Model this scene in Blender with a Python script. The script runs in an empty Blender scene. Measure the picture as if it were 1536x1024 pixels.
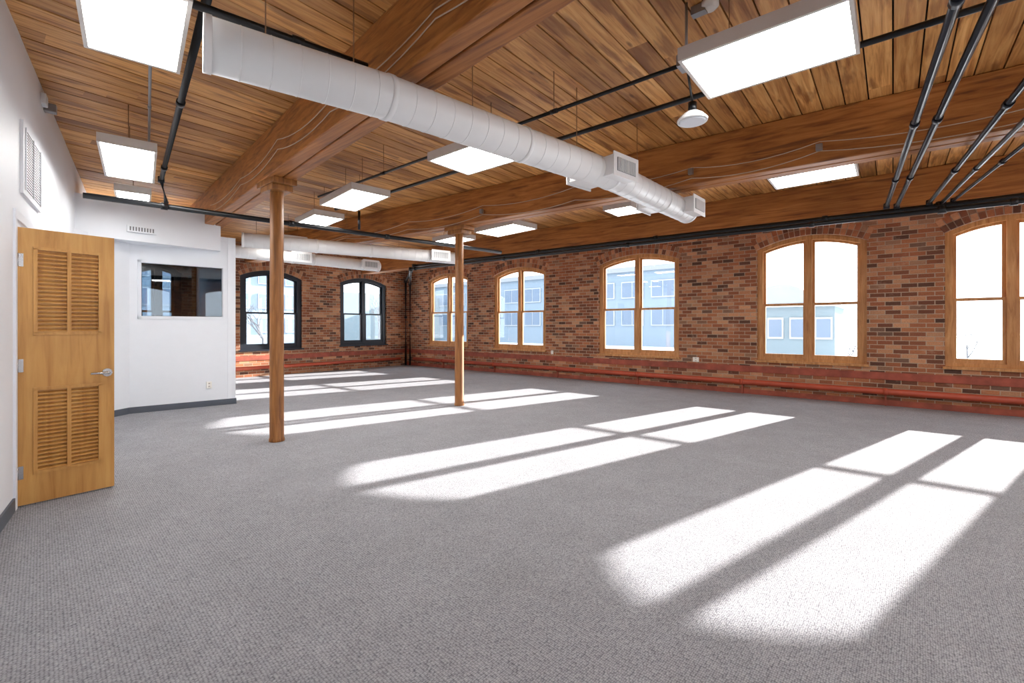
import bpy, bmesh, math, random
from mathutils import Vector, Matrix
random.seed(4)
H=3.68; D=10.4; U=13.6
sc=bpy.context.scene
def srgb(r,g,b):
    f=lambda c:(c/255/12.92) if c/255<=.04045 else ((c/255+.055)/1.055)**2.4
    return (f(r),f(g),f(b),1)
# ---------------------------------------------------------------- materials
def newmat(name):
    m=bpy.data.materials.new(name); m.use_nodes=True
    nt=m.node_tree; b=nt.nodes['Principled BSDF']
    return m,nt,nt.nodes,nt.links,b
def N(nt,t,**k):
    n=nt.nodes.new(t)
    for a,v in k.items(): setattr(n,a,v)
    return n
def plain(name,col,rough=.6,metal=0,emis=0,noise=.04,bump=0):
    m,nt,ns,L,b=newmat(name)
    b.inputs['Roughness'].default_value=rough; b.inputs['Metallic'].default_value=metal
    g=N(nt,'ShaderNodeNewGeometry'); t=N(nt,'ShaderNodeTexNoise'); t.inputs['Scale'].default_value=6; t.inputs['Detail'].default_value=5
    L.new(g.outputs['Position'],t.inputs['Vector'])
    r=N(nt,'ShaderNodeValToRGB')
    r.color_ramp.elements[0].position=.3; r.color_ramp.elements[1].position=.7
    r.color_ramp.elements[0].color=[max(0,c*(1-noise)) for c in col[:3]]+[1]
    r.color_ramp.elements[1].color=[min(1,c*(1+noise)) for c in col[:3]]+[1]
    L.new(t.outputs['Fac'],r.inputs['Fac']); L.new(r.outputs['Color'],b.inputs['Base Color'])
    return m
def ramp(nt,stops):
    r=N(nt,'ShaderNodeValToRGB'); cr=r.color_ramp
    while len(cr.elements)<len(stops): cr.elements.new(.5)
    for e,(p,c) in zip(cr.elements,stops): e.position=p; e.color=c
    return r
def mix(nt,a,b,fac,blend='MIX'):
    m=N(nt,'ShaderNodeMix',data_type='RGBA',blend_type=blend)
    for sock,v in ((0,fac),(6,a),(7,b)):
        if isinstance(v,(int,float,tuple,list)): m.inputs[sock].default_value=v
        else: nt.links.new(v,m.inputs[sock])
    return m.outputs[2]
def math_(nt,op,a,b=None):
    m=N(nt,'ShaderNodeMath',operation=op)
    for i,v in enumerate((a,b)):
        if v is None: continue
        if isinstance(v,(int,float)): m.inputs[i].default_value=v
        else: nt.links.new(v,m.inputs[i])
    return m.outputs[0]
PW=.19
def wood(name,dark,mid,light,scale,rough=.5,planks=False,check=None):
    m,nt,ns,L,b=newmat(name)
    b.inputs['Roughness'].default_value=rough
    g=N(nt,'ShaderNodeNewGeometry'); mp=N(nt,'ShaderNodeMapping'); mp.inputs['Scale'].default_value=scale
    pos=g.outputs['Position']
    if planks:
        sx=N(nt,'ShaderNodeSeparateXYZ'); L.new(pos,sx.inputs[0])
        idx=math_(nt,'FLOOR',math_(nt,'DIVIDE',sx.outputs[0],PW))
        wn=N(nt,'ShaderNodeTexWhiteNoise',noise_dimensions='1D'); L.new(idx,wn.inputs['W'])
        seg=math_(nt,'FLOOR',math_(nt,'DIVIDE',math_(nt,'ADD',sx.outputs[1],math_(nt,'MULTIPLY',wn.outputs[0],7.)),3.4))
        cb=N(nt,'ShaderNodeCombineXYZ'); L.new(idx,cb.inputs[0]); L.new(seg,cb.inputs[1])
        wn2=N(nt,'ShaderNodeTexWhiteNoise',noise_dimensions='3D'); L.new(cb.outputs[0],wn2.inputs['Vector'])
        va=N(nt,'ShaderNodeVectorMath',operation='MULTIPLY_ADD'); L.new(wn2.outputs['Color'],va.inputs[0]); va.inputs[1].default_value=(9,9,9); L.new(pos,va.inputs[2])
        pos2=va.outputs[0]
    else: pos2=pos
    L.new(pos2,mp.inputs['Vector'])
    n1=N(nt,'ShaderNodeTexNoise'); n1.inputs['Scale'].default_value=1; n1.inputs['Detail'].default_value=7; n1.inputs['Roughness'].default_value=.62; n1.inputs['Distortion'].default_value=.7
    L.new(mp.outputs[0],n1.inputs['Vector'])
    r=ramp(nt,[(.30,dark),(.5,mid),(.70,light)]); L.new(n1.outputs['Fac'],r.inputs['Fac'])
    col=r.outputs['Color']
    n2=N(nt,'ShaderNodeTexNoise'); n2.inputs['Scale'].default_value=1.3; n2.inputs['Detail'].default_value=3
    L.new(pos2,n2.inputs['Vector'])
    r2=ramp(nt,[(.3,(.74,.70,.66,1)),(.65,(1.0,1,1,1))]); L.new(n2.outputs['Fac'],r2.inputs['Fac'])
    col=mix(nt,col,r2.outputs['Color'],.85,'MULTIPLY')
    if planks:
        r3=ramp(nt,[(0,(.50,.43,.36,1)),(.25,(.80,.75,.70,1)),(.7,(1,1,1,1)),(1,(1.16,1.18,1.18,1))]); L.new(wn2.outputs['Value'],r3.inputs['Fac'])
        col=mix(nt,col,r3.outputs['Color'],.95,'MULTIPLY')
        mp3=N(nt,'ShaderNodeMapping'); mp3.inputs['Scale'].default_value=(9,1.3,1); L.new(pos2,mp3.inputs['Vector'])
        n3=N(nt,'ShaderNodeTexNoise'); n3.inputs['Scale'].default_value=1; n3.inputs['Detail'].default_value=4; L.new(mp3.outputs[0],n3.inputs['Vector'])
        r4=ramp(nt,[(.55,(0,0,0,1)),(.64,(1,1,1,1))]); L.new(n3.outputs['Fac'],r4.inputs['Fac'])
        col=mix(nt,col,srgb(116,62,26),math_(nt,'MULTIPLY',r4.outputs['Color'],.62))
        # knots
        mpk=N(nt,'ShaderNodeMapping'); mpk.inputs['Scale'].default_value=(5.2,1.7,1); L.new(pos2,mpk.inputs['Vector'])
        vk=N(nt,'ShaderNodeTexVoronoi'); vk.inputs['Scale'].default_value=1; L.new(mpk.outputs[0],vk.inputs['Vector'])
        rk=ramp(nt,[(.04,(1,1,1,1)),(.11,(0,0,0,1))]); L.new(vk.outputs['Distance'],rk.inputs['Fac'])
        col=mix(nt,col,srgb(84,44,20),math_(nt,'MULTIPLY',rk.outputs['Color'],.7))
    if check:
        mp4=N(nt,'ShaderNodeMapping'); mp4.inputs['Scale'].default_value=check; L.new(pos,mp4.inputs['Vector'])
        n4=N(nt,'ShaderNodeTexNoise'); n4.inputs['Scale'].default_value=1; n4.inputs['Detail'].default_value=5; L.new(mp4.outputs[0],n4.inputs['Vector'])
        r4=ramp(nt,[(.58,(0,0,0,1)),(.67,(1,1,1,1))]); L.new(n4.outputs['Fac'],r4.inputs['Fac'])
        col=mix(nt,col,srgb(88,44,20),math_(nt,'MULTIPLY',r4.outputs['Color'],.65))
    L.new(col,b.inputs['Base Color'])
    bp=N(nt,'ShaderNodeBump'); bp.inputs['Strength'].default_value=.25; bp.inputs['Distance'].default_value=.004
    L.new(n1.outputs['Fac'],bp.inputs['Height']); L.new(bp.outputs['Normal'],b.inputs['Normal'])
    return m
M={}
M['plank']=wood('ceiling_planks',srgb(164,102,48),srgb(220,160,92),srgb(240,190,124),(26,1.4,26),.5,planks=True)
M['beam']=wood('beam_wood',srgb(130,74,32),srgb(174,110,52),srgb(196,132,70),(1.2,22,22),.5,check=(1.0,14,14))
M['col']=wood('column_wood',srgb(112,68,28),srgb(158,102,48),srgb(184,126,66),(26,26,1.6),.45,check=(18,18,1.2))
M['frame']=wood('window_frame_wood',srgb(170,112,60),srgb(200,144,86),srgb(218,166,110),(22,22,2.0),.45)
M['door']=wood('door_maple',srgb(184,128,64),srgb(208,154,84),srgb(218,168,98),(16,16,1.2),.35)
M['dframe']=plain('dark_window_paint',srgb(22,28,40),.4)
M['white']=plain('white_paint',srgb(232,236,242),.55,noise=.01)
M['duct']=plain('duct_white',srgb(236,236,236),.35,noise=.015)
M['black']=plain('black_pipe',srgb(18,20,24),.35,.2)
M['steelpipe']=plain('dark_steel_conduit',srgb(24,27,36),.3,.3)
M['grey']=plain('galvanised',srgb(150,152,156),.35,.7)
M['rod']=plain('hanger_rod',srgb(150,110,76),.5,.0)
M['chrome']=plain('satin_nickel',srgb(190,190,190),.25,1)
M['base']=plain('baseboard_grey',srgb(84,90,100),.5)
M['red']=plain('red_pipe_paint',srgb(180,78,52),.45,noise=.12)
M['redb']=plain('red_band_paint',srgb(152,74,54),.6,noise=.3)
M['wire']=plain('wire',srgb(196,178,158),.5)
M['slot']=plain('vent_slot',srgb(120,122,126),.6)
M['gap']=plain('plank_gap_shadow_board',srgb(30,18,10),.9)
M['panelframe']=plain('light_panel_frame',srgb(206,200,194),.4)
M['plate']=plain('outlet_plate',srgb(240,238,232),.4)
M['dark']=plain('dark_slot',srgb(30,30,30),.6)
m,nt,ns,L,b=newmat('light_lens'); M['lens']=m
b.inputs['Base Color'].default_value=(.9,.9,.88,1)
b.inputs['Emission Color'].default_value=(1,.985,.955,1); b.inputs['Emission Strength'].default_value=13.5
for nm,key,fac,tint in (('window_glass','glass',.05,(1,1,1,1)),('interior_glass','iglass',.1,(.46,.54,.6,1))):
    m,nt,ns,L,b=newmat(nm); M[key]=m
    ns.remove(b); tr=N(nt,'ShaderNodeBsdfTransparent'); tr.inputs[0].default_value=tint; gl=N(nt,'ShaderNodeBsdfGlossy'); gl.inputs['Roughness'].default_value=.02
    mx=N(nt,'ShaderNodeMixShader'); mx.inputs[0].default_value=fac
    L.new(tr.outputs[0],mx.inputs[1]); L.new(gl.outputs[0],mx.inputs[2]); L.new(mx.outputs[0],ns['Material Output'].inputs[0])
# brick
BR=[(0,srgb(84,58,46)),(.14,srgb(126,78,56)),(.38,srgb(160,98,66)),(.64,srgb(180,118,80)),(.85,srgb(206,154,116)),(1,srgb(112,86,72))]
MORT=srgb(180,158,136)
m,nt,ns,L,b=newmat('brick_wall'); M['brick']=m
b.inputs['Roughness'].default_value=.85
uv=N(nt,'ShaderNodeUVMap'); sx=N(nt,'ShaderNodeSeparateXYZ'); L.new(uv.outputs[0],sx.inputs[0])
bw,bh=.215,.076
row=math_(nt,'FLOOR',math_(nt,'DIVIDE',sx.outputs[1],bh))
off=math_(nt,'MULTIPLY',math_(nt,'FLOORED_MODULO',row,2.),.5)
cx=math_(nt,'FLOOR',math_(nt,'ADD',math_(nt,'DIVIDE',sx.outputs[0],bw),off))
cb=N(nt,'ShaderNodeCombineXYZ'); L.new(cx,cb.inputs[0]); L.new(row,cb.inputs[1])
wn=N(nt,'ShaderNodeTexWhiteNoise',noise_dimensions='2D'); L.new(cb.outputs[0],wn.inputs['Vector'])
rb=ramp(nt,BR); L.new(wn.outputs['Value'],rb.inputs['Fac'])
fx=math_(nt,'FRACT',math_(nt,'ADD',math_(nt,'DIVIDE',sx.outputs[0],bw),off)); fy=math_(nt,'FRACT',math_(nt,'DIVIDE',sx.outputs[1],bh))
nz=N(nt,'ShaderNodeTexNoise'); nz.inputs['Scale'].default_value=30; nz.inputs['Detail'].default_value=3; L.new(uv.outputs[0],nz.inputs['Vector'])
ex=math_(nt,'MULTIPLY',math_(nt,'MINIMUM',fx,math_(nt,'SUBTRACT',1.,fx)),bw)
ey=math_(nt,'MULTIPLY',math_(nt,'MINIMUM',fy,math_(nt,'SUBTRACT',1.,fy)),bh)
e=math_(nt,'ADD',math_(nt,'MINIMUM',ex,ey),math_(nt,'MULTIPLY',math_(nt,'SUBTRACT',nz.outputs['Fac'],.5),.008))
mr=N(nt,'ShaderNodeMapRange',interpolation_type='SMOOTHSTEP'); L.new(e,mr.inputs['Value']); mr.inputs['From Min'].default_value=.004; mr.inputs['From Max'].default_value=.008
n5=N(nt,'ShaderNodeTexNoise'); n5.inputs['Scale'].default_value=1.1; n5.inputs['Detail'].default_value=4; L.new(uv.outputs[0],n5.inputs['Vector'])
r5=ramp(nt,[(.35,(.74,.70,.68,1)),(.62,(1.06,1.05,1.03,1))]); L.new(n5.outputs['Fac'],r5.inputs['Fac'])
bc=mix(nt,rb.outputs['Color'],r5.outputs['Color'],.9,'MULTIPLY')
n6=N(nt,'ShaderNodeTexNoise'); n6.inputs['Scale'].default_value=55; n6.inputs['Detail'].default_value=4; L.new(uv.outputs[0],n6.inputs['Vector'])
r6=ramp(nt,[(.3,(.74,.74,.74,1)),(.6,(1.04,1.04,1.04,1))]); L.new(n6.outputs['Fac'],r6.inputs['Fac'])
bc=mix(nt,bc,r6.outputs['Color'],.8,'MULTIPLY')
n7=N(nt,'ShaderNodeTexNoise'); n7.inputs['Scale'].default_value=3.2; n7.inputs['Detail'].default_value=7; n7.inputs['Roughness'].default_value=.7; L.new(uv.outputs[0],n7.inputs['Vector'])
r7=ramp(nt,[(.57,(0,0,0,1)),(.74,(1,1,1,1))]); L.new(n7.outputs['Fac'],r7.inputs['Fac'])
bc=mix(nt,bc,srgb(202,172,148),math_(nt,'MULTIPLY',r7.outputs['Color'],.5))
L.new(mix(nt,MORT,bc,mr.outputs[0]),b.inputs['Base Color'])
bp=N(nt,'ShaderNodeBump'); bp.inputs['Strength'].default_value=.6; bp.inputs['Distance'].default_value=.008
L.new(math_(nt,'ADD',mr.outputs[0],math_(nt,'MULTIPLY',n6.outputs['Fac'],.4)),bp.inputs['Height']); L.new(bp.outputs['Normal'],b.inputs['Normal'])
m,nt,ns,L,b=newmat('arch_brick'); M['vous']=m; b.inputs['Roughness'].default_value=.85
g=N(nt,'ShaderNodeNewGeometry'); r=ramp(nt,BR); L.new(g.outputs['Random Per Island'],r.inputs['Fac'])
n6=N(nt,'ShaderNodeTexNoise'); n6.inputs['Scale'].default_value=40; L.new(g.outputs['Position'],n6.inputs['Vector'])
r6=ramp(nt,[(.3,(.8,.8,.8,1)),(.6,(1,1,1,1))]); L.new(n6.outputs['Fac'],r6.inputs['Fac'])
L.new(mix(nt,r.outputs['Color'],r6.outputs['Color'],.8,'MULTIPLY'),b.inputs['Base Color'])
M['mortar']=plain('mortar',MORT,.9,noise=.1)
# carpet
m,nt,ns,L,b=newmat('carpet_loop_grey'); M['carpet']=m; b.inputs['Roughness'].default_value=.95; b.inputs['Specular IOR Level'].default_value=.1
g=N(nt,'ShaderNodeNewGeometry'); mp=N(nt,'ShaderNodeMapping'); mp.inputs['Scale'].default_value=(120,76,60); mp.inputs['Rotation'].default_value=(0,0,.05); L.new(g.outputs['Position'],mp.inputs['Vector'])
vo=N(nt,'ShaderNodeTexVoronoi'); vo.inputs['Scale'].default_value=1; vo.inputs['Randomness'].default_value=.42; L.new(mp.outputs[0],vo.inputs['Vector'])
r=ramp(nt,[(.05,srgb(176,176,180)),(.4,srgb(160,160,165)),(.8,srgb(98,98,104))]); L.new(vo.outputs['Distance'],r.inputs['Fac'])
n=N(nt,'ShaderNodeTexNoise'); n.inputs['Scale'].default_value=2.2; n.inputs['Detail'].default_value=9; n.inputs['Roughness'].default_value=.75; L.new(g.outputs['Position'],n.inputs['Vector'])
r2=ramp(nt,[(.3,(.87,.87,.87,1)),(.7,(1.08,1.08,1.08,1))]); L.new(n.outputs['Fac'],r2.inputs['Fac'])
c=mix(nt,r.outputs['Color'],r2.outputs['Color'],1.,'MULTIPLY')
r3=ramp(nt,[(0,(.84,.84,.85,1)),(1,(1.12,1.12,1.11,1))]); L.new(vo.outputs['Color'],r3.inputs['Fac'])
L.new(mix(nt,c,r3.outputs['Color'],1.,'MULTIPLY'),b.inputs['Base Color'])
bp=N(nt,'ShaderNodeBump',invert=True); bp.inputs['Strength'].default_value=.6; bp.inputs['Distance'].default_value=.005
L.new(vo.outputs['Distance'],bp.inputs['Height']); L.new(bp.outputs['Normal'],b.inputs['Normal'])
# exterior
M['snow']=plain('snow_ground',(.8,.82,.85,1),.9)
M['ext1']=plain('neighbour_facade',(.19,.245,.30,1),.9,noise=.05)
M['ext2']=plain('neighbour_glass',(.12,.165,.23,1),.5)
M['ext3']=plain('house_siding',(.17,.22,.245,1),.9)
M['extw']=plain('house_window_trim',(.4,.42,.44,1),.9)
M['extr']=plain('house_roof',(.24,.26,.285,1),.9)
M['twig']=plain('bare_tree_bark',(.10,.105,.115,1),.9)
# ---------------------------------------------------------------- mesh helpers
class MB:
    def __init__(s,name): s.name=name; s.bm=bmesh.new(); s.mats=[]
    def mi(s,m):
        if m not in s.mats: s.mats.append(m)
        return s.mats.index(m)
    def hexa(s,p,m,smooth=False):
        vs=[s.bm.verts.new(q) for q in p]; k=s.mi(m)
        for f in ((0,3,2,1),(4,5,6,7),(0,1,5,4),(1,2,6,5),(2,3,7,6),(3,0,4,7)):
            fc=s.bm.faces.new([vs[i] for i in f]); fc.material_index=k
    def box(s,a,b,m,mat=None):
        x0,y0,z0=a; x1,y1,z1=b
        p=[(x0,y0,z0),(x1,y0,z0),(x1,y1,z0),(x0,y1,z0),(x0,y0,z1),(x1,y0,z1),(x1,y1,z1),(x0,y1,z1)]
        if mat: p=[mat@Vector(q) for q in p]
        s.hexa(p,m)
    def bar(s,p,q,w,h,m,top=None):
        p=W(*p);q=W(*q); d=(q-p); n=Vector((-d.y,d.x,0)).normalized()*w/2; z=Vector((0,0,h/2))
        s.hexa([p-n-z,q-n-z,q+n-z,p+n-z,p-n+z,q-n+z,q+n+z,p+n+z],m)
    def tube(s,pts,r,m,n=14,cap=True):
        k=s.mi(m); pts=[Vector(p) for p in pts]; rings=[]
        for i,p in enumerate(pts):
            if i==0: t=pts[1]-p
            elif i==len(pts)-1: t=p-pts[i-1]
            else: t=(pts[i+1]-p).normalized()+(p-pts[i-1]).normalized()
            t.normalize(); up=Vector((0,0,1)) if abs(t.z)<.9 else Vector((1,0,0))
            a=t.cross(up).normalized(); bb=a.cross(t)
            rr=r[i] if isinstance(r,(list,tuple)) else r
            rings.append([s.bm.verts.new(p+(a*math.cos(2*math.pi*j/n)+bb*math.sin(2*math.pi*j/n))*rr) for j in range(n)])
        for i in range(len(rings)-1):
            for j in range(n):
                f=s.bm.faces.new([rings[i][j],rings[i][(j+1)%n],rings[i+1][(j+1)%n],rings[i+1][j]]); f.material_index=k; f.smooth=True
        if cap:
            for rg in (rings[0],rings[-1]):
                f=s.bm.faces.new(rg); f.material_index=k
    def strip(s,mp,a0,a1,zl,zh,b0,b1,m,n=1):
        zl_=zl if callable(zl) else (lambda a:zl); zh_=zh if callable(zh) else (lambda a:zh)
        for i in range(n):
            p=a0+(a1-a0)*i/n; q=a0+(a1-a0)*(i+1)/n
            s.hexa([mp(p,b0,zl_(p)),mp(q,b0,zl_(q)),mp(q,b1,zl_(q)),mp(p,b1,zl_(p)),mp(p,b0,zh_(p)),mp(q,b0,zh_(q)),mp(q,b1,zh_(q)),mp(p,b1,zh_(p))],m)
    def done(s,bevel=0,parent=None):
        bm=s.bm; bmesh.ops.recalc_face_normals(bm,faces=bm.faces); bm.normal_update()
        uv=bm.loops.layers.uv.new('UVMap')
        for f in bm.faces:
            n=f.normal; ax=max(range(3),key=lambda i:abs(n[i]))
            for l in f.loops:
                c=l.vert.co
                l[uv].uv=(c.x,c.y) if ax==2 else ((c.y,c.z) if ax==0 else (c.x,c.z))
        xs=[v.co for v in bm.verts]
        ce=Vector([(min(v[i] for v in xs)+max(v[i] for v in xs))/2 for i in range(3)])
        for v in bm.verts: v.co-=ce
        me=bpy.data.meshes.new(s.name); bm.to_mesh(me); bm.free()
        for k in s.mats: me.materials.append(M[k])
        o=bpy.data.objects.new(s.name,me); o.location=ce; sc.collection.objects.link(o)
        if bevel:
            md=o.modifiers.new('bevel','BEVEL'); md.width=bevel; md.segments=2; md.limit_method='ANGLE'
        return o
def W(u,v,z): return Vector((-u,v,z))
def mR(a,b,z): return Vector((-a,D+b,z))
def mF(a,b,z): return Vector((-(U+b),a,z))
def mB(a,b,z): return Vector((5.6+b,a,z))
LS=.203
def lv(u): return .27+(u-5.14)*LS
LN=Vector((LS,1,0)).normalized()
def mL(a,b,z): return Vector((-a,lv(a),z))-LN*b
# ---------------------------------------------------------------- shell
fl=MB('floor'); fl.box((-14.2,-2.8,-.12),(6.3,10.75,0),'carpet'); fl.done()
ce=MB('ceiling')
ce.box((-14.2,-2.8,H+.035),(6.3,10.75,H+.16),'gap')
i=int(-14.2/PW)
while i*PW<6.0:
    x0=i*PW+.006; x1=(i+1)*PW-.006
    ce.box((x0,-2.75,H+random.uniform(0,.006)),(x1,10.7,H+.04),'plank'); i+=1
ce.done()
def arch(c,w,crown,rise): return lambda a: crown-rise*((a-c)/(w/2))**2
RW=[(11.45,1.95,.76,3.16),(8.4,1.95,.72,3.12),(4.75,2.05,.69,3.13),(1.25,1.78,.70,3.14),(-1.42,1.52,.72,3.13),(-4.2,1.7,.72,3.13)]
FW=[(8.65,1.75,.78,3.0),(5.7,1.7,.74,2.98),(3.05,.95,.78,2.9)]
FILLW=[(.2,2.0,.72,3.13),(3.2,2.0,.72,3.13),(6.2,2.0,.72,3.13),(9.0,1.8,.72,3.13)]  # rear-wall windows, out of view, added to let in fill skylight
TH=.2
def wall(name,mp,a0,a1,wins,th,rise,mat='brick'):
    w=MB(name); wins=sorted(wins); cur=a0
    for c,wd,sl,cr in wins:
        w.strip(mp,cur,c-wd/2,0,H+.03,0,th,mat)
        w.strip(mp,c-wd/2,c+wd/2,0,sl,0,th,mat)
        w.strip(mp,c-wd/2,c+wd/2,arch(c,wd,cr,rise),H+.03,0,th,mat,16)
        cur=c+wd/2
    w.strip(mp,cur,a1,0,H+.03,0,th,mat)
    for c,wd,sl,cr in wins:
        A=arch(c,wd,cr,rise); n=int(wd/.082)
        w.strip(mp,c-wd/2-.02,c+wd/2+.02,lambda a:A(a),lambda a:A(a)+.235,-.004,.01,'mortar',16)
        R=(wd*wd/4+rise*rise)/(2*rise); zc=cr-R; t0=math.asin(wd/2/R)*1.02
        for ring,(r0,r1) in enumerate(((R+.004,R+.112),(R+.122,R+.23))):
            for k in range(n):
                ta=-t0+2*t0*k/n+.0035/ R*2; tb=-t0+2*t0*(k+1)/n-.0035/R*2
                P=lambda t,r,b: mp(c+r*math.sin(t),b,zc+r*math.cos(t))
                w.hexa([P(ta,r0,-.012),P(tb,r0,-.012),P(tb,r0,.03),P(ta,r0,.03),P(ta,r1,-.012),P(tb,r1,-.012),P(tb,r1,.03),P(ta,r1,.03)],'vous')
    return w.done()
wall('wall_right',mR,-5.6,13.6,RW,TH,.2)
wall('wall_back',mF,1.6,10.72,FW,TH,.2)
wall('wall_front',mB,-2.75,10.72,FILLW,TH,.2)
wl=MB('wall_left'); wl.strip(mL,-6,13.6,0,H+.03,0,.2,'white'); wl.done()
def window(name,mp,c,wd,sl,cr,rise,mat,b0=.06,fr=.1,st=.045):
    w=MB(name); A=arch(c,wd,cr,rise); L0=c-wd/2; R0=c+wd/2; b1=b0+.12
    w.strip(mp,L0,L0+fr,sl,lambda a:A(a),b0,b1,mat); w.strip(mp,R0-fr,R0,sl,lambda a:A(a),b0,b1,mat)
    w.strip(mp,L0+fr,R0-fr,lambda a:A(a)-fr*.8,lambda a:A(a),b0,b1,mat,16)
    w.strip(mp,L0+fr,R0-fr,sl,sl+fr*.7,b0,b1,mat)
    w.strip(mp,L0-.03,R0+.03,sl-.035,sl+.006,-.05,b1,mat)
    mw=.05
    w.strip(mp,c-mw,c+mw,sl+fr*.7,lambda a:A(a)-fr*.8,b0-.005,b1,mat)
    zm=sl+(cr-sl)*.455
    for s0,s1 in ((L0+fr,c-mw),(c+mw,R0-fr)):
        bt=sl+fr*.7
        for z0,z1f,bb in ((bt,lambda a:zm+.03,b0+.02),(zm-.01,lambda a:A(a)-fr*.8,b0+.065)):
            w.strip(mp,s0,s0+st,z0,z1f,bb,bb+.04,mat); w.strip(mp,s1-st,s1,z0,z1f,bb,bb+.04,mat)
            w.strip(mp,s0+st,s1-st,z0,z0+(.07 if z0==bt else .045),bb,bb+.04,mat)
            w.strip(mp,s0+st,s1-st,lambda a:z1f(a)-.045,z1f,bb,bb+.04,mat,8)
            w.strip(mp,s0+st,s1-st,z0+.04,lambda a:z1f(a)-.04,bb+.018,bb+.022,'glass',8)
    return w.done()
k=1
for c,wd,sl,cr in RW: window('window_%d'%k,mR,c,wd,sl,cr,.2,'frame'); k+=1
for c,wd,sl,cr in FW: window('window_%d'%k,mF,c,wd,sl,cr,.2,'dframe',fr=.13,st=.06); k+=1
k=11
for c,wd,sl,cr in FILLW: window('window_%d'%k,mB,c,wd,sl,cr,.2,'frame'); k+=1  # added fill windows behind the camera
# ---------------------------------------------------------------- office box
of=MB('wall_office')
def seg(p,q,z0,z1,th,m='white',o=of):
    P=W(*p,0);Q=W(*q,0); d=(Q-P); n=Vector((-d.y,d.x,0)).normalized()*th
    if n.x>0: n=-n
    o.hexa([P+Vector((0,0,z0)),Q+Vector((0,0,z0)),Q+n+Vector((0,0,z0)),P+n+Vector((0,0,z0)),P+Vector((0,0,z1)),Q+Vector((0,0,z1)),Q+n+Vector((0,0,z1)),P+n+Vector((0,0,z1))],m)
A_=(8.84,1.02);B_=(9.33,1.72);C_=(9.1,3.17)
def BC(v): t=(v-B_[1])/(C_[1]-B_[1]); return (B_[0]+(C_[0]-B_[0])*t,v)
seg(A_,B_,0,2.75,.1)
w0,w1=BC(1.86),BC(2.98)
seg(B_,w0,0,2.97,.1); seg(w1,C_,0,2.97,.1); seg(w0,w1,0,1.55,.1); seg(w0,w1,2.42,2.97,.1)
def slab(pts,z0,z1,m='white'):
    of.hexa([W(u,v,z0) for u,v in pts]+[W(u,v,z1) for u,v in pts],m)
slab([(9.11,3.05),(13.6,3.83),(13.6,3.95),(9.11,3.17)],0,2.97)
slab([(9.12,lv(9.12)-.05),(13.6,lv(13.6)-.05),(13.6,3.93),(9.12,3.16)],2.9,2.97)
slab([(8.95,lv(8.95)-.05),(9.9,lv(9.9)-.05),(9.9,2.98),(9.0,2.9)],2.70,3.29)
of.done()
ow=MB('window_10')
for (p,q,z0,z1) in ((BC(1.82),BC(3.02),1.51,1.555),(BC(1.82),BC(3.02),2.415,2.46),(BC(1.82),BC(1.865),1.51,2.46),(BC(2.975),BC(3.02),1.51,2.46)):
    P=W(p[0]-.012,p[1],0);Q=W(q[0]-.012,q[1],0); n=Vector((-.13,0,0))
    ow.hexa([P+Vector((0,0,z0)),Q+Vector((0,0,z0)),Q+n+Vector((0,0,z0)),P+n+Vector((0,0,z0)),P+Vector((0,0,z1)),Q+Vector((0,0,z1)),Q+n+Vector((0,0,z1)),P+n+Vector((0,0,z1))],'white')
seg((w0[0]+.05,w0[1]),(w1[0]+.05,w1[1]),1.55,2.42,.006,'iglass',ow)
ow.done()
bb=MB('baseboard_left')
bb.strip(mL,-5.5,5.05,0,.1,-.014,0,'base'); bb.strip(mL,5.9,8.8,0,.1,-.014,0,'base'); bb.done()
bo=MB('baseboard_office')
for p,q in ((A_,B_),(B_,C_)): seg((p[0]-.014,p[1]),(q[0]-.014,q[1]),0,.1,.014,'base',bo)
bo.bar((9.1,3.178,.05),(13.5,3.94,.05),.014,.1,'base')
bo.done()
# ---------------------------------------------------------------- beams & columns
BZ=3.13
def beam(name,p,q,w=.3):
    b=MB(name); d=H-BZ
    P=(p[0],p[1]);Q=(q[0],q[1])
    for s in (-1,1):
        b.bar((P[0],P[1]+s*(w/4+.004),BZ+d/2),(Q[0],Q[1]+s*(w/4+.004),BZ+d/2),w/2-.008,d,'beam')
    b.bar((P[0],P[1],BZ+.03+d/2),(Q[0],Q[1],BZ+.03+d/2),.03,d-.06,'gap')
    return b.done(.012)
b1=lambda u:2.45+.11*(u-5.735)
b2=lambda u:5.62-.07*(u-5.875)
b3=lambda u:8.9-.03*(u-5)
for f in (b1,b2,b3): beam('ceiling_beam',(-5.55,f(-5.55)),(13.55,f(13.55)))
for u,v in ((5.735,2.45),(5.875,5.62)):
    c=MB('wood_column')
    c.tube([W(u,v,0),W(u,v,.03),W(u,v,.05),W(u,v,1.5),W(u,v,3.02)],[.088,.088,.08,.078,.074],'col',24)
    c.box((-u-.17,v-.12,3.0),(-u+.17,v+.12,3.065),'col')
    c.box((-u-.24,v-.135,3.065),(-u+.24,v+.135,BZ),'col')
    c.done(.006)
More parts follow.
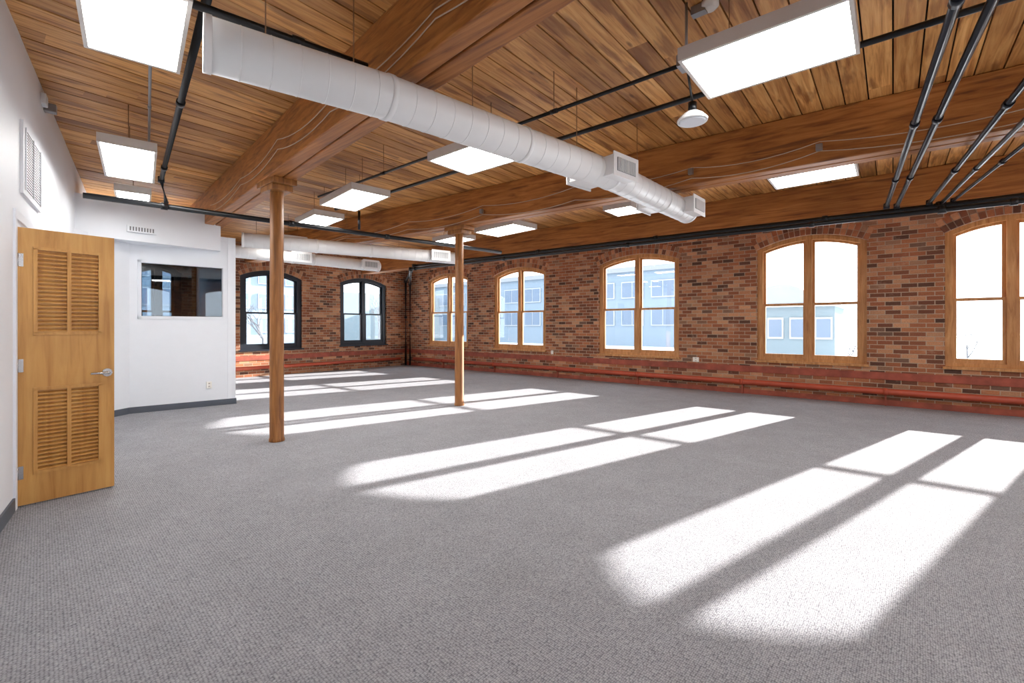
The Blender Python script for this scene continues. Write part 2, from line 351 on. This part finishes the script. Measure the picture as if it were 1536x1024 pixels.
# ---------------------------------------------------------------- ducts
def register(d,c,ax,side,ln,wd,ht):
    z=Vector((0,0,1)); a=ax*ln/2; n=side*wd/2; h=z*ht/2
    def hx(c,a,n,h,m): d.hexa([c-a-n-h,c+a-n-h,c+a+n-h,c-a+n-h,c-a-n+h,c+a-n+h,c+a+n+h,c-a+n+h],m)
    hx(c,a,n,h,'duct')
    f=c+side*(wd/2+.006); hx(f,ax*(ln/2+.02),side*.006,z*(ht/2+.02),'duct')
    g=f+side*.008; h3=z*(ht/2-.03); n3=side*.003
    hx(g,ax*(ln/2-.03),n3,h3,'slot')
    k=int(ln/.028)
    for i in range(k): hx(g+side*.006+ax*((i+.5)/k-.5)*(ln-.06),ax*.004,n3*2,h3,'duct')
def duct(name,nodes,r,regs):
    d=MB(name); pts=[W(*n) for n in nodes]
    d.tube(pts,r,'duct',48)
    for i in range(len(pts)-1):
        L_=(pts[i+1]-pts[i]).length; t=(pts[i+1]-pts[i]).normalized()
        s=0.02
        while s<L_:
            big=(abs(s-.02)<1e-6) or abs((s-.02)%1.24)<.01
            c=pts[i]+t*s; rr=r+(.006 if big else .002); hw=.02 if big else .003
            d.tube([c-t*hw,c+t*hw],rr,'duct',48); s+=.155
    c=pts[-1]; d.tube([c-t*.05,c-t*.005,c+t*.01],[r+.006,r+.006,r-.01],'duct',40)
    for (i,f,sgn,ln) in regs:
        p=pts[i].lerp(pts[i+1],f); t=(pts[i+1]-pts[i]).normalized(); sd=Vector((t.y,-t.x,0))*sgn
        register(d,p+sd*(r+.03),t,sd,ln,.14,.19)
    for i in range(len(pts)-1):
        for f in (.3,.8):
            p=pts[i].lerp(pts[i+1],f)
            d.tube([p+Vector((0,0,r)),Vector((p.x,p.y,H if abs(p.y-b1(-p.x))>.3 and abs(p.y-b2(-p.x))>.3 else BZ))],.004,'rod',8)
    return d.done()
duct('hvac_duct',[(2.94,.86,2.95),(2.67,1.85,2.95),(2.26,4.28,2.95),(2.17,6.38,2.95)],.145,[(1,.98,1,.36),(2,.88,1,.36),(1,.93,-1,.34),(2,.62,-1,.34)])
duct('hvac_duct',[(9.05,3.25,2.95),(8.3,5.4,2.95),(7.69,7.38,2.95)],.13,[(1,.72,1,.4)])
duct('hvac_duct',[(10.4,3.5,2.93),(10.3,5.2,2.93),(10.21,6.9,2.93)],.13,[(0,.8,1,.4),(1,.8,1,.4)])
# ---------------------------------------------------------------- light panels
def panel(u,v,ln,wd,slope,z=3.15):
    p=MB('ceiling_light_panel'); a=math.atan(-slope)
    T=Matrix.Translation((-u,v,z))@Matrix.Rotation(a,4,'Z')
    l,w=ln/2,wd/2; t=.022
    p.box((-l,-w,0.012),(l,w,.085),'panelframe',T)
    for q in (((-l,-w,-.004),(l,-w+t,.012)),((-l,w-t,-.004),(l,w,.012)),((-l,-w+t,-.004),(-l+t,w-t,.012)),((l-t,-w+t,-.004),(l,w-t,.012))): p.box(q[0],q[1],'panelframe',T)
    p.box((-l+t,-w+t,.004),(l-t,w-t,.0125),'lens',T)
    for sx_ in (-.5,.5):
        q=T@Vector((l*sx_,0,.085)); p.tube([q,Vector((q.x,q.y,H))],.0035,'rod',6)
    p.done()
S=1.093
for u,v,l,w,s in ((3.14,.60,.85,.45,.19),(5.87,1.08,1.2,.42,.2),(7.33,1.39,.6,.35,.2),(5.34,3.24,1.0,.5,.13),(6.77,3.52,.8,.45,.12),
                  (8.88,3.95,.6,.6,.1),(3.1,3.19,.78,.56,0),(5.03,5.87,.95,.56,.1),(6.35,5.93,.75,.45,.1),(.58,3.1,.86,.61,0),(.67,5.9,.78,.5,0),(2.9,5.95,.42,.45,0)):
    panel(u*S,v*S,l*S,w*S,s)
for u,v in ((-3,1.0),(-3,4.5),(-3,7.4)): panel(u,v,1.2,.6,0)  # extra panels added behind the camera to brighten the room
panel(10.9,2.25,1.2,.5,.15,3.2)  # added panel hidden behind the soffit, bounces light onto the ceiling there
# ---------------------------------------------------------------- pipes
def pipe(name,nodes,r,mat='black',coup=1.9,hang=None):
    p=MB(name); pts=[W(*n) for n in nodes]; p.tube(pts,r,mat,14)
    for i in range(len(pts)-1):
        d=pts[i+1]-pts[i]; L_=d.length; t=d.normalized(); s=coup*.5
        while s<L_:
            c=pts[i]+t*s; p.tube([c-t*.035,c+t*.035],r*1.3,mat,14)
            if hang and abs(t.z)<.5 and H-c.z>.1: p.tube([c,Vector((c.x,c.y,H))],.0035,'rod',6)
            s+=coup
    for q in pts[1:-1]: p.tube([q-Vector((0,0,r*1.4)),q+Vector((0,0,r*1.4))],r*1.4,mat,14)
    return p.done()
pipe('sprinkler_pipe',[(-5.5,3.86,3.27),(6.9,3.86,3.27)],.022,hang=1,coup=2.6)
pipe('sprinkler_pipe',[(1.05,3.42,3.32),(6.6,3.42,3.32)],.016,hang=1,coup=2.6)
pipe('sprinkler_pipe',[(1.6,.66,3.3),(7.35,1.68,3.3),(7.12,1.68,2.96)],.026,hang=None,coup=2.1)
pipe('sprinkler_pipe',[(7.2,lv(7.2)+.22,2.9),(6.15,7.05,2.9)],.034,hang=None,coup=1.5)
pipe('sprinkler_pipe',[(3.12,.45,3.2),(2.83,1.82,3.2)],.024)
pipe('sprinkler_pipe',[(6.6,4.1,2.94),(6.6,4.1,3.24)],.02)
pipe('sprinkler_main',[(-5.5,8.6,3.02),(-.5,8.5,3.02),(9.96,7.85,3.02),(13.42,10.2,3.02),(13.42,10.2,0.02)],.04,coup=2.6)
pipe('sprinkler_main',[(-5.5,8.42,2.9),(-.5,8.32,2.93),(9.8,7.6,2.9),(13.2,10.22,2.9),(13.2,10.22,0.02)],.034,coup=2.9)
for x0,v0,x1,v1,z in ((-.257,3.26,.07,8.3,3.07),(-.40,3.39,-.04,8.4,3.07),(-.7,4.74,-.38,8.45,3.07),(-.82,5.5,-.5,8.5,3.05),(-.98,6.0,-.62,8.5,3.07)):
    k=(x1-x0)/(v1-v0); y=-1.2
    pipe('conduit_run',[(x0+k*(y-v0),y,z),(x1,v1,z),(x1,v1,3.05)],.022 if v0>5 else .026,'steelpipe',1.8)
pipe('conduit_run',[(3.5,.75,3.4),(6.3,1.33,3.4)],.011,'grey',1.2)
# ---------------------------------------------------------------- red heating pipes along walls
hp=MB('heating_pipe')
hp.tube([W(-5.5,10.32,.25),W(13.12,10.32,.25)],.056,'red',20)
hp.tube([W(13.53,10.05,.25),W(13.53,3.98,.25)],.048,'red',20)
u=-4.5
while u<13:
    hp.box((-u-.012,10.34,.0),(-u+.012,10.395,.2),'redb'); hp.tube([W(u-.03,10.32,.25),W(u+.03,10.32,.25)],.062,'red',20); u+=2.3
hp.done()
tr=MB('trim_1')
tr.box((-13.58,10.385,.45),(5.5,10.4,.58),'redb')
tr.box((-13.6,3.97,.45),(-13.585,10.36,.58),'redb'); tr.box((-13.6,10.38,0),(5.5,10.4,.1),'redb')
tr.done(.003)
# ---------------------------------------------------------------- door
dr=MB('door_1'); DW=.57; DH=2.13
P0=Vector((-5.15,lv(5.14)+.01,.012)); P1=Vector((-5.185,.865,.012)); dx=(P1-P0).normalized(); dn=Vector((dx.y,-dx.x,0))
if dn.x<0: dn=-dn
T=Matrix(((dx.x,dn.x,0,P0.x),(dx.y,dn.y,0,P0.y),(0,0,1,P0.z),(0,0,0,1)))
def B(x0,x1,z0,z1,y0,y1,m): dr.box((x0,y0,z0),(x1,y1,z1),m,T)
a,c_=.165*DW,.84*DW; mid=(a+c_)/2
th=.022
B(0,a,0,DH,-th,th,'door'); B(c_,DW,0,DH,-th,th,'door'); B(a,c_,0,.234,-th,th,'door'); B(a,c_,.884,1.316,-th,th,'door'); B(a,c_,1.98,DH,-th,th,'door')
for z0,z1 in ((.234,.884),(1.316,1.98)):
    B(a,c_,z0,z1,-.004,-.001,'door')
    B(mid-.012,mid+.012,z0,z1,-th-.004,th+.004,'door')
    for e0,e1,f0,f1 in ((a-.012,c_+.012,z0-.012,z0+.012),(a-.012,c_+.012,z1-.012,z1+.012),(a-.012,a+.012,z0,z1),(c_-.012,c_+.012,z0,z1)): B(e0,e1,f0,f1,-th-.008,th+.008,'door')
    n=20
    for i in range(n):
        z=z0+.014+(z1-z0-.03)*(i+.5)/n
        for s0,s1 in ((a+.012,mid-.012),(mid+.012,c_-.012)):
            p=[(s0,.02,z-.016),(s1,.02,z-.016),(s1,-.018,z+.010),(s0,-.018,z+.010)]
            q=[(x,y,zz+.007) for x,y,zz in p]
            dr.hexa([T@Vector(v) for v in p]+[T@Vector(v) for v in q],'door')
for sgn in (1,-1):
    hx=.915*DW; hz=.98
    dr.tube([T@Vector((hx,sgn*th,hz)),T@Vector((hx,sgn*(th+.012),hz))],.034,'chrome',24)
    dr.tube([T@Vector((hx,sgn*th,hz)),T@Vector((hx,sgn*(th+.05),hz)),T@Vector((hx-.02,sgn*(th+.06),hz)),T@Vector((hx-.115,sgn*(th+.055),hz))],[.012,.012,.011,.009],'chrome',14)
B(DW-.001,DW+.002,.93,1.04,-.012,.012,'chrome')
for z in (.25,1.07,1.88):
    dr.tube([T@Vector((-.004,th+.004,z-.05)),T@Vector((-.004,th+.004,z+.05))],.008,'chrome',12)
    B(-.001,.03,z-.05,z+.05,th,th+.002,'chrome')
dr.done()
df=MB('door_frame')
df.strip(mL,5.06,5.12,0,2.2,-.015,.02,'white'); df.strip(mL,5.86,5.92,0,2.2,-.015,.02,'white'); df.strip(mL,5.06,5.92,2.2,2.27,-.015,.02,'white')
df.done(.003)
wv=MB('wall_vent'); wv.strip(mL,5.3,6.1,2.44,3.02,-.02,0,'white')
for i in range(22): wv.strip(mL,5.36,6.04,2.49+i*.0225,2.4935+i*.0225,-.024,-.02,'slot')
for k in range(3): wv.strip(mL,5.36+k*.33,5.375+k*.33,2.48,2.98,-.03,-.02,'white')
wv.done()
sv=MB('wall_vent')
sv.box((-8.955,1.62,2.83),(-8.93,1.98,2.93),'white')
for i in range(9): sv.box((-8.932,1.65+i*.035,2.85),(-8.925,1.668+i*.035,2.91),'slot')
sv.done()
st=MB('strobe_alarm'); st.strip(mL,6.2,6.32,3.5,3.6,-.04,0,'white'); st.strip(mL,6.36,6.44,3.49,3.57,-.09,-.0,'grey'); st.done(.006)
def outlet(mp,a,z,w=.075,h=.115):
    o=MB('wall_outlet'); o.strip(mp,a-w/2,a+w/2,z-h/2,z+h/2,-.02,0,'plate')
    for s in (-.025,.025): o.strip(mp,a-.014,a+.014,z+s-.012,z+s+.012,-.022,-.018,'panelframe'); o.strip(mp,a-.008,a-.005,z+s-.006,z+s+.006,-.024,-.02,'dark'); o.strip(mp,a+.005,a+.008,z+s-.006,z+s+.006,-.024,-.02,'dark')
    o.done(.003)
outlet(mR,3.35,.66,.13,.1); outlet(mR,7.2,.68,.07,.1)
outlet(lambda a,b,z: Vector((-BC(a)[0]-b,a,z)),2.77,.37)
pl=MB('pendant_lamp'); u,v=1.22,3.70
pl.tube([W(u,v,3.0),W(u,v,3.015),W(u,v,3.05),W(u,v,3.075)],[.112,.116,.085,.05],'duct',32)
pl.tube([W(u,v,3.075),W(u,v,3.15)],.032,'black',20); pl.tube([W(u,v,3.15),W(1.13,3.3,3.26)],.009,'black',10)
pl.box((-1.13-.05,3.24,3.22),(-1.13+.05,3.36,3.30),'grey'); pl.tube([W(1.13,3.3,3.3),W(1.13,3.3,H)],.01,'grey',8)
pl.tube([W(u,v,2.992),W(u,v,3.0)],[.09,.1],'white',32)
pl.done()
sd=MB('smoke_detector'); sd.tube([W(1.0,3.4,H),W(1.0,3.4,H-.03),W(1.0,3.4,H-.05)],[.06,.06,.04],'plate',24); sd.box((-1.12,3.36,H-.06),(-1.02,3.42,H),'grey'); sd.done()
def cable(pts,r=.0045,mat='wire'):
    c=MB('beam_cable'); out=[]
    for i in range(len(pts)-1):
        p,q=W(*pts[i]),W(*pts[i+1])
        for k in range(8):
            t=k/8; s=p.lerp(q,t); s.z-=.07*4*t*(1-t); out.append(s)
    out.append(W(*pts[-1])); c.tube(out,r,mat,6); c.done()
for off,z in ((.162,3.22),(.164,3.34)):
    cable([(u,b2(u)-off,z+random.uniform(-.03,.05)) for u in (-3.5,-1.2,.6,1.9,3.5,5.2,7,9,12)])
    cable([(u,b1(u)-off,z+.05+random.uniform(-.05,.06)) for u in (.5,2.2,3.8,5.2,6.7,8.5)])
for u in (-1.2,.6,1.9,5.2):
    c=MB('junction_box'); c.box((-u-.03,b2(u)-.215,3.24),(-u+.03,b2(u)-.172,3.31),'grey'); c.done(.004)
# ---------------------------------------------------------------- outside
g=MB('ground_outside'); g.box((-130,11.2,-.9),(60,140,-.6),'snow'); g.box((-150,-60,-.9),(-14.6,11.2,-.6),'snow'); g.box((6.4,-60,-.9),(60,11.2,-.6),'snow'); g.done()
nb=MB('neighbour_building')
nb.box((-62,44,-.6),(-14,56,7.0),'ext1')
x=-60
while x<-16:
    for z in (1.6,4.4): nb.box((x-.1,43.88,z-.1),(x+2.3,43.95,z+1.6),'extw'); nb.box((x,43.84,z),(x+1.05,43.9,z+1.5),'ext2'); nb.box((x+1.15,43.84,z),(x+2.2,43.9,z+1.5),'ext2')
    x+=3.2
nb.box((-62.3,43.7,7),(-13.7,56.3,7.5),'extr'); nb.done()
hs=MB('neighbour_house'); hs.box((-6.2,30,-.6),(-2.4,36,2.6),'ext3')
n=10; cx_,rw=-4.9,1.5
for i in range(n):
    t0,t1=math.pi*i/n,math.pi*(i+1)/n
    hs.hexa([(cx_-rw*math.cos(t0),29.7,2.6),(cx_-rw*math.cos(t1),29.7,2.6),(cx_-rw*math.cos(t1),36.2,2.6),(cx_-rw*math.cos(t0),36.2,2.6),
             (cx_-rw*math.cos(t0),29.7,2.62+1.15*math.sin(t0)),(cx_-rw*math.cos(t1),29.7,2.62+1.15*math.sin(t1)),(cx_-rw*math.cos(t1),36.2,2.62+1.15*math.sin(t1)),(cx_-rw*math.cos(t0),36.2,2.62+1.15*math.sin(t0))],'extr')
hs.box((-6.5,29.6,2.5),(-2.1,36.3,2.64),'extw')
for x in (-5.6,-4.5,-3.3): hs.box((x,29.9,.7),(x+.8,30,1.9),'extw'); hs.box((x+.08,29.86,.8),(x+.72,29.92,1.8),'ext2')
hs.done()
nb=MB('neighbour_building'); nb.box((-60,-4,-.6),(-48,26,8.2),'ext1'); nb.box((-60,27,-.6),(-50,48,5.5),'ext3')
y=-2
while y<24:
    for z in (.9,3.3,5.7): nb.box((-47.95,y-.1,z-.1),(-47.85,y+1.7,z+1.4),'extw'); nb.box((-47.9,y,z),(-47.8,y+1.6,z+1.3),'ext2')
    y+=2.6
nb.done()
def tree(x,y,h,r=.08,d=5):
    t=MB('bare_tree')
    def br(p,d,l,r,n):
        q=p+d*l; t.tube([p,q],[r,r*.65],'twig',5)
        if n==0: return
        for _ in range(3):
            dd=(d+Vector((random.uniform(-.8,.8),random.uniform(-.8,.8),random.uniform(-.1,.4)))).normalized(); br(q,dd,l*random.uniform(.6,.8),r*.55,n-1)
    br(Vector((x,y,-.6)),Vector((0,0,1)),h*.3,r,d); t.done()
tree(-28,19,5,.12); tree(-1.5,24,1.9,.05); tree(2.4,27,2.2,.05); tree(-30,12,4,.1)
# ---------------------------------------------------------------- lights
w=bpy.data.worlds.new('sky'); sc.world=w; w.use_nodes=True
nt=w.node_tree; bg=nt.nodes['Background']; bg.inputs[0].default_value=(.84,.92,1,1); bg.inputs[1].default_value=3.0
s=bpy.data.lights.new('sun','SUN'); s.energy=18; s.angle=.011; s.color=(1,.97,.92)
so=bpy.data.objects.new('sun',s); sc.collection.objects.link(so); so.location=(0,20,12)
so.rotation_euler=Vector((-.27,-1,-.36)).to_track_quat('-Z','Y').to_euler()
# ---------------------------------------------------------------- camera
cd=bpy.data.cameras.new('camera'); cd.lens=688/1536*36; cd.sensor_width=36; cd.shift_y=-22/1536; cd.clip_start=.05; cd.clip_end=500
co=bpy.data.objects.new('camera',cd); sc.collection.objects.link(co); co.location=(0,0,1.38)
co.rotation_euler=(math.pi/2,0,math.asin(.639)); sc.camera=co
sc.view_settings.view_transform='Standard'; sc.view_settings.look='None'; sc.view_settings.exposure=.52
